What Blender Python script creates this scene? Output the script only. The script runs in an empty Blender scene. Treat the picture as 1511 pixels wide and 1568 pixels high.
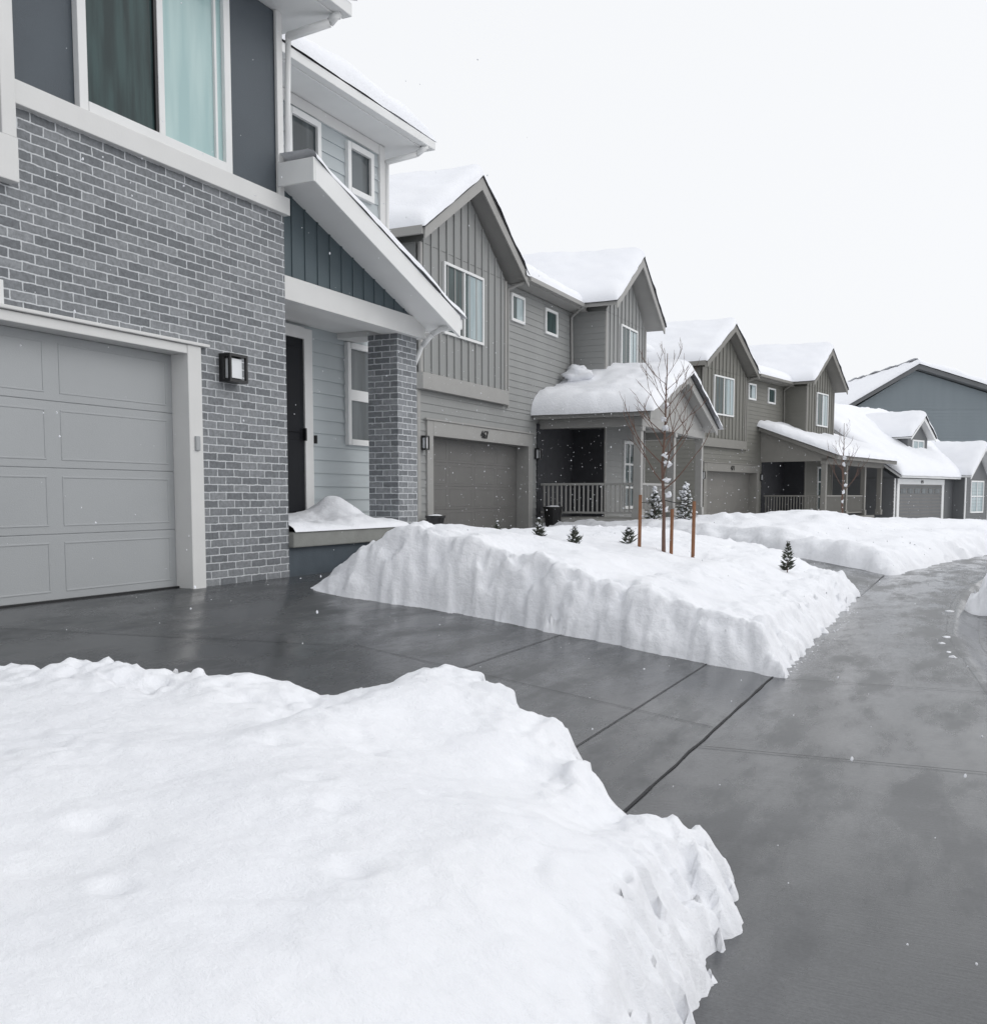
import bpy, bmesh, math, random
from mathutils import Vector, noise, Matrix
random.seed(7)
scene=bpy.context.scene
R=math.radians
# ---------------------------------------------------------------- materials
def new_mat(name):
    m=bpy.data.materials.new(name); m.use_nodes=True
    nt=m.node_tree; b=nt.nodes['Principled BSDF']; return m,nt,b
def N(nt,t,**k):
    n=nt.nodes.new(t)
    for a,v in k.items(): setattr(n,a,v)
    return n
def M(name,col,rough=.6,var=.1,ns=2.5,bump=0.0,bs=60,spec=.5,coat=0,streak=False):
    m,nt,b=new_mat(name)
    tc=N(nt,'ShaderNodeTexCoord'); mp=N(nt,'ShaderNodeMapping')
    nt.links.new(tc.outputs['Object'],mp.inputs['Vector'])
    if streak: mp.inputs['Scale'].default_value=(1,1,.15)
    no=N(nt,'ShaderNodeTexNoise'); no.inputs['Scale'].default_value=ns; no.inputs['Detail'].default_value=5
    nt.links.new(mp.outputs[0],no.inputs['Vector'])
    mx=N(nt,'ShaderNodeMix',data_type='RGBA')
    mx.inputs['A'].default_value=(*[c*(1-var*1.6) for c in col],1); mx.inputs['B'].default_value=(*[min(1,c*(1+var*1.6)) for c in col],1)
    nt.links.new(no.outputs['Fac'],mx.inputs['Factor']); nt.links.new(mx.outputs['Result'],b.inputs['Base Color'])
    b.inputs['Roughness'].default_value=rough; b.inputs['Specular IOR Level'].default_value=spec; b.inputs['Coat Weight'].default_value=coat
    if bump:
        n2=N(nt,'ShaderNodeTexNoise'); n2.inputs['Scale'].default_value=bs; n2.inputs['Detail'].default_value=4
        nt.links.new(tc.outputs['Object'],n2.inputs['Vector'])
        bp=N(nt,'ShaderNodeBump'); bp.inputs['Strength'].default_value=bump; bp.inputs['Distance'].default_value=.01
        nt.links.new(n2.outputs['Fac'],bp.inputs['Height']); nt.links.new(bp.outputs[0],b.inputs['Normal'])
    return m
def snow_mat():
    m,nt,b=new_mat('snow')
    tc=N(nt,'ShaderNodeTexCoord')
    no=N(nt,'ShaderNodeTexNoise'); no.inputs['Scale'].default_value=1.6; no.inputs['Detail'].default_value=4
    mx=N(nt,'ShaderNodeMix',data_type='RGBA'); mx.inputs['A'].default_value=(.865,.88,.925,1); mx.inputs['B'].default_value=(.91,.92,.95,1)
    nt.links.new(tc.outputs['Object'],no.inputs['Vector']); nt.links.new(no.outputs['Fac'],mx.inputs['Factor'])
    nt.links.new(mx.outputs['Result'],b.inputs['Base Color'])
    b.inputs['Roughness'].default_value=.85; b.inputs['Specular IOR Level'].default_value=.1
    a=N(nt,'ShaderNodeTexNoise'); a.inputs['Scale'].default_value=17; a.inputs['Detail'].default_value=8; a.inputs['Roughness'].default_value=.7; a.inputs['Distortion'].default_value=.2
    nt.links.new(tc.outputs['Object'],a.inputs['Vector'])
    bp=N(nt,'ShaderNodeBump'); bp.inputs['Strength'].default_value=.55; bp.inputs['Distance'].default_value=.03
    nt.links.new(a.outputs['Fac'],bp.inputs['Height']); nt.links.new(bp.outputs[0],b.inputs['Normal'])
    return m
def wet_mat(name,c0,c1,r0,r1):
    m,nt,b=new_mat(name)
    tc=N(nt,'ShaderNodeTexCoord')
    no=N(nt,'ShaderNodeTexNoise'); no.inputs['Scale'].default_value=.9; no.inputs['Detail'].default_value=9; no.inputs['Roughness'].default_value=.62
    nt.links.new(tc.outputs['Object'],no.inputs['Vector'])
    rp=N(nt,'ShaderNodeValToRGB'); rp.color_ramp.elements[0].position=.35; rp.color_ramp.elements[1].position=.66
    rp.color_ramp.elements[0].color=(*c0,1); rp.color_ramp.elements[1].color=(*c1,1)
    nt.links.new(no.outputs['Fac'],rp.inputs[0])
    fi=N(nt,'ShaderNodeTexNoise'); fi.inputs['Scale'].default_value=90; fi.inputs['Detail'].default_value=5; fi.inputs['Roughness'].default_value=.75
    nt.links.new(tc.outputs['Object'],fi.inputs['Vector'])
    mm=N(nt,'ShaderNodeMix',data_type='RGBA',blend_type='OVERLAY'); mm.inputs['Factor'].default_value=.75
    nt.links.new(rp.outputs[0],mm.inputs['A']); nt.links.new(fi.outputs['Fac'],mm.inputs['B'])
    nt.links.new(mm.outputs['Result'],b.inputs['Base Color'])
    n2=N(nt,'ShaderNodeTexNoise'); n2.inputs['Scale'].default_value=1.3; n2.inputs['Detail'].default_value=10; n2.inputs['Roughness'].default_value=.65
    mp=N(nt,'ShaderNodeMapping'); mp.inputs['Location'].default_value=(5,3,1); mp.inputs['Scale'].default_value=(1.8,.6,1)
    nt.links.new(tc.outputs['Object'],mp.inputs['Vector']); nt.links.new(mp.outputs[0],n2.inputs['Vector'])
    mr=N(nt,'ShaderNodeMapRange'); mr.inputs['From Min'].default_value=.42; mr.inputs['From Max'].default_value=.60
    mr.inputs['To Min'].default_value=r0; mr.inputs['To Max'].default_value=r1
    nt.links.new(n2.outputs['Fac'],mr.inputs['Value']); nt.links.new(mr.outputs[0],b.inputs['Roughness'])
    bp=N(nt,'ShaderNodeBump'); bp.inputs['Strength'].default_value=.25; bp.inputs['Distance'].default_value=.004
    n3=N(nt,'ShaderNodeTexNoise'); n3.inputs['Scale'].default_value=38; n3.inputs['Detail'].default_value=6; n3.inputs['Roughness'].default_value=.6
    m3=N(nt,'ShaderNodeMapping'); m3.inputs['Scale'].default_value=(.3,2.4,1)
    nt.links.new(tc.outputs['Object'],m3.inputs['Vector']); nt.links.new(m3.outputs[0],n3.inputs['Vector'])
    nt.links.new(n3.outputs['Fac'],bp.inputs['Height']); nt.links.new(bp.outputs[0],b.inputs['Normal'])
    b.inputs['Specular IOR Level'].default_value=.62
    return m
def brick_mat():
    m,nt,b=new_mat('grey_brick')
    tc=N(nt,'ShaderNodeTexCoord'); sp=N(nt,'ShaderNodeSeparateXYZ'); cb=N(nt,'ShaderNodeCombineXYZ')
    ad=N(nt,'ShaderNodeMath',operation='ADD')
    nt.links.new(tc.outputs['Object'],sp.inputs[0]); nt.links.new(sp.outputs['X'],ad.inputs[0]); nt.links.new(sp.outputs['Y'],ad.inputs[1])
    nt.links.new(ad.outputs[0],cb.inputs['X']); nt.links.new(sp.outputs['Z'],cb.inputs['Y'])
    wn=N(nt,'ShaderNodeTexNoise'); wn.inputs['Scale'].default_value=14; wn.inputs['Detail'].default_value=4
    nt.links.new(tc.outputs['Object'],wn.inputs['Vector'])
    wv=N(nt,'ShaderNodeVectorMath',operation='SCALE'); wv.inputs['Scale'].default_value=.018
    nt.links.new(wn.outputs['Color'],wv.inputs[0])
    av=N(nt,'ShaderNodeVectorMath',operation='ADD'); nt.links.new(cb.outputs[0],av.inputs[0]); nt.links.new(wv.outputs[0],av.inputs[1])
    br=N(nt,'ShaderNodeTexBrick'); br.inputs['Scale'].default_value=1; br.inputs['Brick Width'].default_value=.225; br.inputs['Row Height'].default_value=.073
    br.inputs['Mortar Size'].default_value=.0066; br.inputs['Mortar Smooth'].default_value=.2; br.inputs['Bias'].default_value=-.2
    br.inputs['Color1'].default_value=(.16,.170,.182,1); br.inputs['Color2'].default_value=(.29,.302,.316,1); br.inputs['Mortar'].default_value=(.60,.62,.64,1)
    nt.links.new(av.outputs[0],br.inputs['Vector'])
    n2=N(nt,'ShaderNodeTexNoise'); n2.inputs['Scale'].default_value=24; n2.inputs['Detail'].default_value=7; n2.inputs['Roughness'].default_value=.7
    nt.links.new(tc.outputs['Object'],n2.inputs['Vector'])
    mo=N(nt,'ShaderNodeMix',data_type='RGBA',blend_type='OVERLAY'); mo.inputs['Factor'].default_value=.7
    nt.links.new(br.outputs['Color'],mo.inputs['A']); nt.links.new(n2.outputs['Fac'],mo.inputs['B'])
    nt.links.new(mo.outputs['Result'],b.inputs['Base Color']); b.inputs['Roughness'].default_value=.75
    iv=N(nt,'ShaderNodeMath',operation='MULTIPLY_ADD'); iv.inputs[1].default_value=-1; iv.inputs[2].default_value=1
    nt.links.new(br.outputs['Fac'],iv.inputs[0])
    a2=N(nt,'ShaderNodeMath',operation='MULTIPLY_ADD'); a2.inputs[1].default_value=.5
    nt.links.new(n2.outputs['Fac'],a2.inputs[0]); nt.links.new(iv.outputs[0],a2.inputs[2])
    bp=N(nt,'ShaderNodeBump'); bp.inputs['Strength'].default_value=1; bp.inputs['Distance'].default_value=.014
    nt.links.new(a2.outputs[0],bp.inputs['Height']); nt.links.new(bp.outputs[0],b.inputs['Normal'])
    return m
def glass_mat(name,ca,cb_,sc=7,ior=1.5):
    m,nt,b=new_mat(name)
    tc=N(nt,'ShaderNodeTexCoord'); mp=N(nt,'ShaderNodeMapping'); mp.inputs['Scale'].default_value=(1,1,.12)
    nt.links.new(tc.outputs['Object'],mp.inputs[0])
    no=N(nt,'ShaderNodeTexNoise'); no.inputs['Scale'].default_value=sc; no.inputs['Detail'].default_value=3
    nt.links.new(mp.outputs[0],no.inputs['Vector'])
    rp=N(nt,'ShaderNodeValToRGB'); rp.color_ramp.elements[0].position=.4; rp.color_ramp.elements[1].position=.62
    rp.color_ramp.elements[0].color=(*ca,1); rp.color_ramp.elements[1].color=(*cb_,1)
    nt.links.new(no.outputs['Fac'],rp.inputs[0]); nt.links.new(rp.outputs[0],b.inputs['Base Color'])
    b.inputs['Roughness'].default_value=.6; b.inputs['Specular IOR Level'].default_value=.2; b.inputs['Coat Weight'].default_value=1; b.inputs['Coat Roughness'].default_value=.02; b.inputs['Coat IOR'].default_value=ior
    return m
SNOW=snow_mat(); BRICK=brick_mat()
CONC=wet_mat('wet_concrete',(.044,.047,.051),(.082,.085,.09),.12,.40)
WALK=wet_mat('wet_sidewalk_concrete',(.050,.053,.057),(.092,.095,.10),.09,.36)
ASPH=wet_mat('wet_asphalt',(.035,.037,.04),(.065,.067,.07),.12,.35)
JOINT=M('dark_joint',(.02,.02,.022),.7)  # plain dark tone of the thin paving joint strips
WHITE=M('white_trim',(.78,.785,.78),.5,.04,bump=.08)
CREAM=M('offwhite_trim',(.69,.69,.68),.5,.05,bump=.1)
DARKBLUE=M('slate_blue_panel',(.078,.095,.112),.55,.12,1.6,bump=.5,bs=220)
GABLEBLUE=M('blue_board',(.080,.108,.122),.6,.08,2,bump=.25)
SIDE1=M('light_grey_siding',(.45,.49,.505),.55,.05,2,bump=.15,bs=90,streak=True)
GDOOR1=M('light_grey_garage_door',(.38,.395,.405),.45,.04,1.5,bump=.2,bs=160)
SID2=M('grey_siding',(.280,.285,.280),.6,.07,1.5,bump=.15,bs=90,streak=True)
TRIM2=M('taupe_trim',(.34,.335,.322),.6,.06)
GDOOR2=M('taupe_garage_door',(.155,.152,.146),.5,.06,bump=.15)
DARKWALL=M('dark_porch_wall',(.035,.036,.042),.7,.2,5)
SID3=M('olive_siding',(.170,.167,.148),.6,.07,1.5,bump=.15,streak=True)
TRIM3=M('olive_trim',(.215,.208,.190),.6,.06)
GDOOR3=M('olive_garage_door',(.175,.168,.154),.5,.06)
SID4=M('charcoal_siding',(.135,.14,.145),.6,.08,1.5,streak=True)
SID5=M('blue_grey_siding',(.21,.245,.265),.6,.06,1.5,streak=True)
SHING=M('dark_shingle',(.05,.05,.052),.9,.3,20)
BLACK=M('black_metal',(.012,.012,.013),.35,.1)
FROST=M('frosted_glass',(.8,.82,.84),.3,.03)
DOORM=M('dark_door',(.012,.013,.016),.6,.2,spec=.2)
G_DARK=glass_mat('window_glass_dark',(.014,.030,.031),(.035,.070,.070),9,1.3)
G_TEAL=glass_mat('window_curtain_light',(.36,.52,.52),(.46,.61,.60),5,1.4)
G_MID=glass_mat('window_glass',(.03,.04,.045),(.10,.12,.13),4,1.4)
G_BLIND=glass_mat('window_blind_light',(.28,.36,.38),(.42,.49,.50),4,1.4)
BARK=M('bark',(.14,.085,.065),.85,.25,20,bump=.4)
STAKE=M('wood_stake',(.24,.115,.06),.8,.25,12,bump=.3)
NEEDLE=M('evergreen_needles',(.07,.08,.06),.7,.4,15)
PAINT=M('car_paint',(.30,.36,.42),.3,.03,coat=.8)
TYRE=M('tyre',(.02,.02,.02),.8)
RED=M('tail_lamp',(.35,.02,.02),.3)
# ---------------------------------------------------------------- mesh builder
class MB:
    def __init__(s): s.v=[]; s.f=[]
    def poly(s,p):
        i=len(s.v); s.v+= [tuple(q) for q in p]; s.f.append(tuple(range(i,i+len(p))))
    def prism(s,p,vec):
        n=len(p); i=len(s.v); vec=Vector(vec)
        s.v+=[tuple(q) for q in p]+[tuple(Vector(q)+vec) for q in p]
        s.f.append(tuple(range(i,i+n))); s.f.append(tuple(range(i+2*n-1,i+n-1,-1)))
        for k in range(n): s.f.append((i+k,i+(k+1)%n,i+n+(k+1)%n,i+n+k))
    def box(s,x0,x1,y0,y1,z0,z1):
        s.prism([(x0,y0,z0),(x1,y0,z0),(x1,y1,z0),(x0,y1,z0)],(0,0,z1-z0))
    def yz(s,x0,x1,pts): s.prism([(x0,a,b) for a,b in pts],(x1-x0,0,0))
    def xz(s,y0,y1,pts): s.prism([(a,y0,b) for a,b in pts],(0,y1-y0,0))
    def tube(s,p0,p1,r0,r1,n=6):
        p0=Vector(p0);p1=Vector(p1); d=(p1-p0); 
        if d.length<1e-6: return
        q=d.to_track_quat('Z','Y'); i=len(s.v)
        for p,r in((p0,r0),(p1,r1)):
            for k in range(n):
                a=2*math.pi*k/n; s.v.append(tuple(p+q@Vector((r*math.cos(a),r*math.sin(a),0))))
        for k in range(n): s.f.append((i+k,i+(k+1)%n,i+n+(k+1)%n,i+n+k))
        s.f.append(tuple(i+k for k in range(n))[::-1]); s.f.append(tuple(i+n+k for k in range(n)))
    def blob(s,c,r,sub=1,sq=1,seed=0,amp=.25):
        bm=bmesh.new(); bmesh.ops.create_icosphere(bm,subdivisions=sub,radius=1); i=len(s.v)
        for v in bm.verts:
            k=1+amp*noise.noise(v.co*1.7+Vector((seed*3.1,seed,0)))
            s.v.append((c[0]+v.co.x*r*k,c[1]+v.co.y*r*k,c[2]+v.co.z*r*k*sq))
        for f in bm.faces: s.f.append(tuple(i+v.index for v in f.verts))
        bm.free()
    def obj(s,name,mat,parent=None,bevel=0,smooth=False,recalc=True):
        if not s.v: return None
        me=bpy.data.meshes.new(name); me.from_pydata(s.v,[],s.f); me.update()
        if recalc:
            bm=bmesh.new(); bm.from_mesh(me); bmesh.ops.recalc_face_normals(bm,faces=bm.faces); bm.to_mesh(me); bm.free()
        me.materials.append(mat)
        if smooth: 
            for p in me.polygons: p.use_smooth=True
        o=bpy.data.objects.new(name,me); scene.collection.objects.link(o)
        if parent: o.parent=parent
        if bevel:
            b=o.modifiers.new('bevel','BEVEL'); b.width=bevel; b.segments=2; b.limit_method='ANGLE'
        return o
def empty(name,loc=(0,0,0),rz=0):
    e=bpy.data.objects.new(name,None); scene.collection.objects.link(e); e.location=loc; e.rotation_euler=(0,0,rz); return e
def siding_x(mb,x,y0,y1,z0,z1,h=.17):
    z=z0
    while z<z1-1e-3:
        t=min(z+h,z1)
        mb.poly([(x+.018,y0,z),(x+.018,y1,z),(x+.003,y1,t),(x+.003,y0,t)])
        mb.poly([(x+.018,y1,z),(x+.018,y0,z),(x+.003,y0,z),(x+.003,y1,z)])
        z+=h
def siding_y(mb,y,x0,x1,z0,z1,h=.17,fn=None):
    z=z0
    while z<z1-1e-3:
        t=min(z+h,z1); a0,a1=(x0,x1) if fn is None else fn(z); b0,b1=(x0,x1) if fn is None else fn(t)
        if b1-b0>.01:
            mb.poly([(a0,y-.018,z),(a1,y-.018,z),(b1,y-.003,t),(b0,y-.003,t)])
            mb.poly([(a0,y-.018,z),(a0,y-.003,z),(a1,y-.003,z),(a1,y-.018,z)])
        z+=h
def window(F,G,x,y0,y1,z0,z1,fw=.06,mull=(),trans=(),sash=.03):
    F.box(x,x+.06,y0,y0+fw,z0,z1); F.box(x,x+.06,y1-fw,y1,z0,z1)
    F.box(x,x+.065,y0+fw,y1-fw,z0,z0+fw); F.box(x,x+.065,y0+fw,y1-fw,z1-fw,z1)
    for m in mull: F.box(x,x+.05,m-sash,m+sash,z0+fw,z1-fw)
    for t in trans: F.box(x,x+.045,y0+fw,y1-fw,t-sash,t+sash)
    if G: G.box(x,x+.022,y0+fw*.5,y1-fw*.5,z0+fw*.5,z1-fw*.5)
def snow_sheet(name,p00,p10,p01,p11,th,parent,res=.12,rnd=(1,1,1,1),over=.05,seed=0,grow=0):
    p00,p10,p01,p11=[Vector(p) for p in(p00,p10,p01,p11)]
    lu=(p10-p00).length; lv=(p01-p00).length; n=max(6,int(lu/res)); m=max(6,int(lv/res))
    V=[];F=[]
    us=[0,.12/n,.4/n]+[i/n for i in range(1,n)]+[1-.4/n,1-.12/n,1]; vs=[0,.12/m,.4/m]+[j/m for j in range(1,m)]+[1-.4/m,1-.12/m,1]
    for v in vs:
        for u in us:
            p=(p00*(1-u)+p10*u)*(1-v)+(p01*(1-u)+p11*u)*v
            k=1; du=(p10-p00).normalized(); dv=(p01-p00).normalized(); w=noise.noise(p*1.7+Vector((seed,0,0)))*.04+noise.noise(p*5+Vector((seed,0,0)))*.02
            off=Vector((0,0,0))
            for fl,e,dr in((rnd[0],u*lu,-du),(rnd[1],(1-u)*lu,du),(rnd[2],v*lv,-dv),(rnd[3],(1-v)*lv,dv)):
                if fl:
                    q=min(e/(th*1.1),1); k*=math.sqrt(max(0,1-(1-q)**2)); 
                    if e<.3: off+=dr*(over+w)*(1-e/.3)
            t=th*(1+.35*noise.noise(p*.8+Vector((seed,3,1)))+.14*noise.noise(p*3))+grow*v*lv*.05
            p=p+off+Vector((0,0,k*t+.002)); V.append(tuple(p))
    a=len(us)
    for j in range(len(vs)-1):
        for i in range(a-1): F.append((j*a+i,j*a+i+1,(j+1)*a+i+1,(j+1)*a+i))
    me=bpy.data.meshes.new(name); me.from_pydata(V,[],F); me.materials.append(SNOW)
    for p in me.polygons: p.use_smooth=True
    o=bpy.data.objects.new(name,me); scene.collection.objects.link(o); o.parent=parent; return o
def text(s,loc,size,mat,parent,name):
    c=bpy.data.curves.new(name,'FONT'); c.body=s; c.size=size; c.extrude=.008; c.align_x='CENTER'
    c.materials.append(mat); o=bpy.data.objects.new(name,c); scene.collection.objects.link(o)
    o.location=loc; o.rotation_euler=(R(90),0,R(90)); o.parent=parent
def garage_door(parent,x,y0,y1,z0,z1,mat,npan=4,nsec=4,mg=.07):
    S=MB(); P=MB(); h=(z1-z0)/nsec; S.box(x-.05,x-.008,y0,y1,z0,z1)
    for k in range(nsec):
        a=z0+k*h; S.box(x-.03,x,y0,y1,a+.003,a+h-.003)
        w=(y1-y0)/npan
        for j in range(npan):
            b=y0+j*w+mg; c=y0+(j+1)*w-mg; d=a+mg*.9; e=a+h-mg*.9
            P.box(x-.01,x+.004,b,c,d,d+.014);P.box(x-.01,x+.004,b,c,e-.014,e);P.box(x-.01,x+.004,b,b+.014,d+.014,e-.014);P.box(x-.01,x+.004,c-.014,c,d+.014,e-.014)
    S.obj('garage_door',mat,parent,bevel=.003); P.obj('door_panels',mat,parent,bevel=.003)
def gable_roof(T,S,x0,x1,yc,half,za,s,t=.13,fas=.24):
    for sg in(-1,1):
        e=yc+sg*half; ze=za-half*s
        T.yz(x0,x1,[(yc,za),(e,ze),(e,ze-t),(yc,za-t)])
        T.yz(x1,x1+.04,[(yc,za),(e,ze),(e,ze-fas),(yc,za-fas-.04)])
        S.yz(x0,x1+.07,[(yc,za+.03),(e+sg*.04,ze+.03-.04*s),(e+sg*.04,ze+.003-.04*s),(yc,za+.003)])
def lamp(parent,x,y,z,w=.25,h=.26,d=.13):
    B=MB(); t=.025
    B.box(x,x+.02,y-w/2,y+w/2,z-h/2,z+h/2); B.box(x+.02,x+d,y-w/2,y+w/2,z+h/2-t,z+h/2); B.box(x+.02,x+d,y-w/2,y+w/2,z-h/2,z-h/2+t)
    for a in(-w/2,w/2-t): 
        B.box(x+d-t,x+d,y+a,y+a+t,z-h/2+t,z+h/2-t); B.box(x+.02,x+.02+t,y+a,y+a+t,z-h/2+t,z+h/2-t)
    B.obj('lamp_frame',BLACK,parent)
    g=MB(); g.box(x+.03,x+d-.03,y-w/2+.05,y+w/2-.05,z-h/2+.04,z+h/2-.04); g.obj('lamp_glass',FROST,parent)

# ---------------------------------------------------------------- brick house (house 1)
H=empty('brick_house')
b=MB(); b.box(-.20,0,6.86,8.12,-.5,3.64); b.box(-.20,0,-1.5,6.86,2.17,3.64); b.box(-.20,0,-1.5,1.4,-.5,2.17)
b.box(-.53,-.10,10.44,10.90,.46,2.83); b.obj('brick_wall',BRICK,H)
b=MB(); b.box(-10,-.22,-1.5,8.10,2.3,5.60); b.box(-10,-.6,-1.5,8.10,-.5,2.3); b.box(-.6,-.202,6.9,8.09,-.5,2.3); b.box(-.22,-.03,4.9,8.10,3.642,5.595); b.box(-.22,.04,-1.5,4.86,3.38,5.595)
b.obj('upper_wall_panel',DARKBLUE,H)
b=MB()
b.box(-.18,.06,4.98,8.15,3.64,3.81)
b.box(-.2,.10,-1.5,4.98,3.07,3.38); b.box(-.03,.09,4.86,4.98,3.382,5.6)
b.box(-.025,.01,8.04,8.13,3.812,5.6)
b.obj('band_trim',CREAM,H,bevel=.006)
b=MB(); b.box(-.20,.035,6.69,6.86,-.02,2.17); b.box(-.20,.035,1.4,1.56,-.02,2.17); b.box(-.20,.03,1.56,6.69,2.09,2.168); b.box(-.03,.06,1.3,6.95,2.172,2.2)
b.obj('garage_trim',CREAM,H,bevel=.006)
garage_door(H,-.16,1.56,6.69,.012,2.09,GDOOR1)
b=MB(); b.box(-.2,-.13,1.56,6.69,-.02,.018); b.obj('door_seal',BLACK,H)
b=MB(); b.box(-.005,.055,6.75,6.805,1.24,1.37); b.obj('keypad',GDOOR1,H,bevel=.006)
F=MB();G=MB(); window(F,None,-.03,5.60,7.34,3.812,5.55,fw=.085,mull=(),sash=.03)
F.box(-.03,.02,6.44,6.51,3.9,5.5); F.box(-.03,.015,7.14,7.17,3.9,5.5); F.obj('window_frame',WHITE,H,bevel=.005)
b=MB(); b.box(-.03,-.01,5.66,6.45,3.87,5.5); b.obj('window_pane_dark',G_DARK,H)
b=MB(); b.box(-.03,-.01,6.50,7.28,3.87,5.5); b.obj('window_pane_curtain',G_TEAL,H)
b=MB(); b.box(-.015,.012,6.41,6.44,3.9,5.5); b.obj('window_sash_shadow',BLACK,H)
lamp(H,0.002,7.25,2.02)
b=MB(); b.box(.002,.03,4.35,4.87,2.205,2.375); b.obj('number_plate',WHITE,H,bevel=.003)
text('427',(.034,4.64,2.225),.18,BLACK,H,'house_number')
b=MB(); b.xz(-1.5,8.5,[(.46,5.60),(.46,5.78),(-10,9.0),(-10,5.60)])
b.box(.462,.58,-1.5,8.52,5.61,5.74); b.box(-10,.46,8.502,8.53,5.63,5.80)
b.obj('front_eave',WHITE,H,bevel=.008)
b=MB(); b.tube((.50,8.40,5.62),(.42,8.36,5.52),.045,.045,8); b.tube((.42,8.36,5.52),(.03,8.20,5.40),.045,.045,8); b.tube((.03,8.20,5.42),(.0,8.19,4.12),.03,.03,8)
b.tube((-.5,11.9,5.58),(-.62,11.82,5.46),.04,.04,8); b.tube((-.62,11.82,5.46),(-1.0,11.65,5.36),.04,.04,8); b.tube((-1.0,11.66,5.38),(-1.02,11.66,.1),.035,.035,8)
b.tube((.3,11.0,2.98),(.1,10.95,2.88),.035,.035,8); b.tube((.1,10.95,2.88),(-.04,10.96,2.75),.035,.035,8); b.tube((-.04,10.96,2.77),(-.3,11.0,2.3),.03,.03,8); b.tube((-.3,11.0,2.32),(-.3,11.0,.5),.03,.03,8)
b.obj('downspouts',WHITE,H,smooth=True)
snow_sheet('roof_snow_front',(.6,-1.5,5.78),(.6,8.55,5.78),(-9.9,-1.5,9.0),(-9.9,8.55,9.0),.22,H,.25,(0,1,1,0),.03,1)
b=MB(); b.box(-10,-1.05,8.12,11.6,-.5,5.55); b.obj('rear_block_core',SIDE1,H)
b=MB(); siding_x(b,-1.045,8.12,11.55,.46,5.55,.165); b.obj('lap_siding',SIDE1,H,recalc=False)
b=MB(); b.box(-1.06,-1.0,11.5,11.63,.46,5.55); b.box(-1.06,-1.01,8.12,11.5,5.42,5.552)
b.box(-1.045,-.98,9.74,9.90,.5,2.85); b.box(-1.045,-.98,8.66,8.82,.5,2.85); b.box(-1.045,-.975,8.82,9.74,2.72,2.86)
b.obj('corner_trim',CREAM,H,bevel=.005)
b=MB(); b.box(-1.04,-1.0,8.82,9.74,.52,2.72); b.box(-1.0,-.985,8.92,9.64,.65,1.5); b.box(-1.0,-.985,8.92,9.64,1.6,2.6); b.obj('front_door',DOORM,H,bevel=.004)
b=MB(); b.box(-.975,-.93,9.67,9.70,1.5,1.65); b.box(-1.0,-.975,9.93,9.97,1.48,1.58); b.obj('door_handle',BLACK,H)
F=MB();G=MB()
window(F,G,-1.04,10.66,11.35,1.5,2.82,.075,(),(2.15,),.07)
window(F,G,-1.04,9.5,10.15,4.45,5.38,.075); window(F,G,-1.04,10.72,11.33,4.72,5.36,.075)
F.obj('small_window_frames',WHITE,H,bevel=.004); G.obj('small_window_glass',G_MID,H)
b=MB(); b.xz(8.12,12.05,[(-.58,5.558),(-.58,5.70),(-10,8.75),(-10,5.558)]); b.box(-.578,-.47,8.56,12.08,5.57,5.68); b.box(-10,-.58,12.052,12.08,5.57,5.72)
b.obj('rear_eave',WHITE,H,bevel=.008)
snow_sheet('roof_snow_rear',(-.5,8.2,5.70),(-.5,12.1,5.70),(-9.9,8.2,8.72),(-9.9,12.1,8.72),.26,H,.15,(0,1,1,0),.05,2)
b=MB(); b.yz(-.3,-.05,[(8.13,3.07),(10.9,3.07),(8.13,4.0)]); 
y=8.3
while y<10.6:
    zt=3.98-(y-8.12)*.342
    b.box(-.06,-.038,y,y+.018,3.08,zt); y+=.22
b.obj('porch_gable',GABLEBLUE,H)
b=MB(); sl=.342
b.yz(-1.04,.40,[(8.09,4.10),(11.06,4.10-2.97*sl),(11.06,3.96-2.97*sl),(8.09,3.96)])
b.yz(.402,.44,[(8.06,4.13),(11.08,4.13-3.02*sl),(11.08,3.87-3.02*sl),(8.06,3.90)])
b.box(0.005,.44,8.03,8.058,3.90,4.13)
b.obj('porch_roof',WHITE,H,bevel=.005)
b=MB(); b.box(-1.04,.42,11.09,11.18,2.94,3.08); b.obj('porch_gutter',WHITE,H,bevel=.02)
snow_sheet('porch_roof_snow',(.44,8.06,4.12),(.44,11.15,3.09),(-1.0,8.06,4.12),(-1.0,11.15,3.09),.11,H,.1,(0,1,1,0),.03,3)
b=MB(); b.box(-.32,-.02,8.125,11.0,2.83,3.07); b.box(-1.04,-.322,10.5,10.86,2.83,3.05); b.box(-1.04,-.322,8.125,10.498,2.9,2.94); b.obj('porch_beam',CREAM,H,bevel=.006)
b=MB(); b.box(-1.05,.06,8.122,11.3,.30,.46); b.box(.062,.42,9.75,10.7,.14,.29); b.obj('porch_slab',M('concrete',(.24,.245,.23),.7,.15,6,bump=.3),H,bevel=.012)
b=MB(); b.box(-1.05,0,8.122,11.25,-.5,.298); b.box(.002,.38,9.8,10.66,-.5,.138); b.obj('porch_foundation',M('foundation',(.07,.088,.105),.7,.2,5,bump=.3),H)
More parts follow.
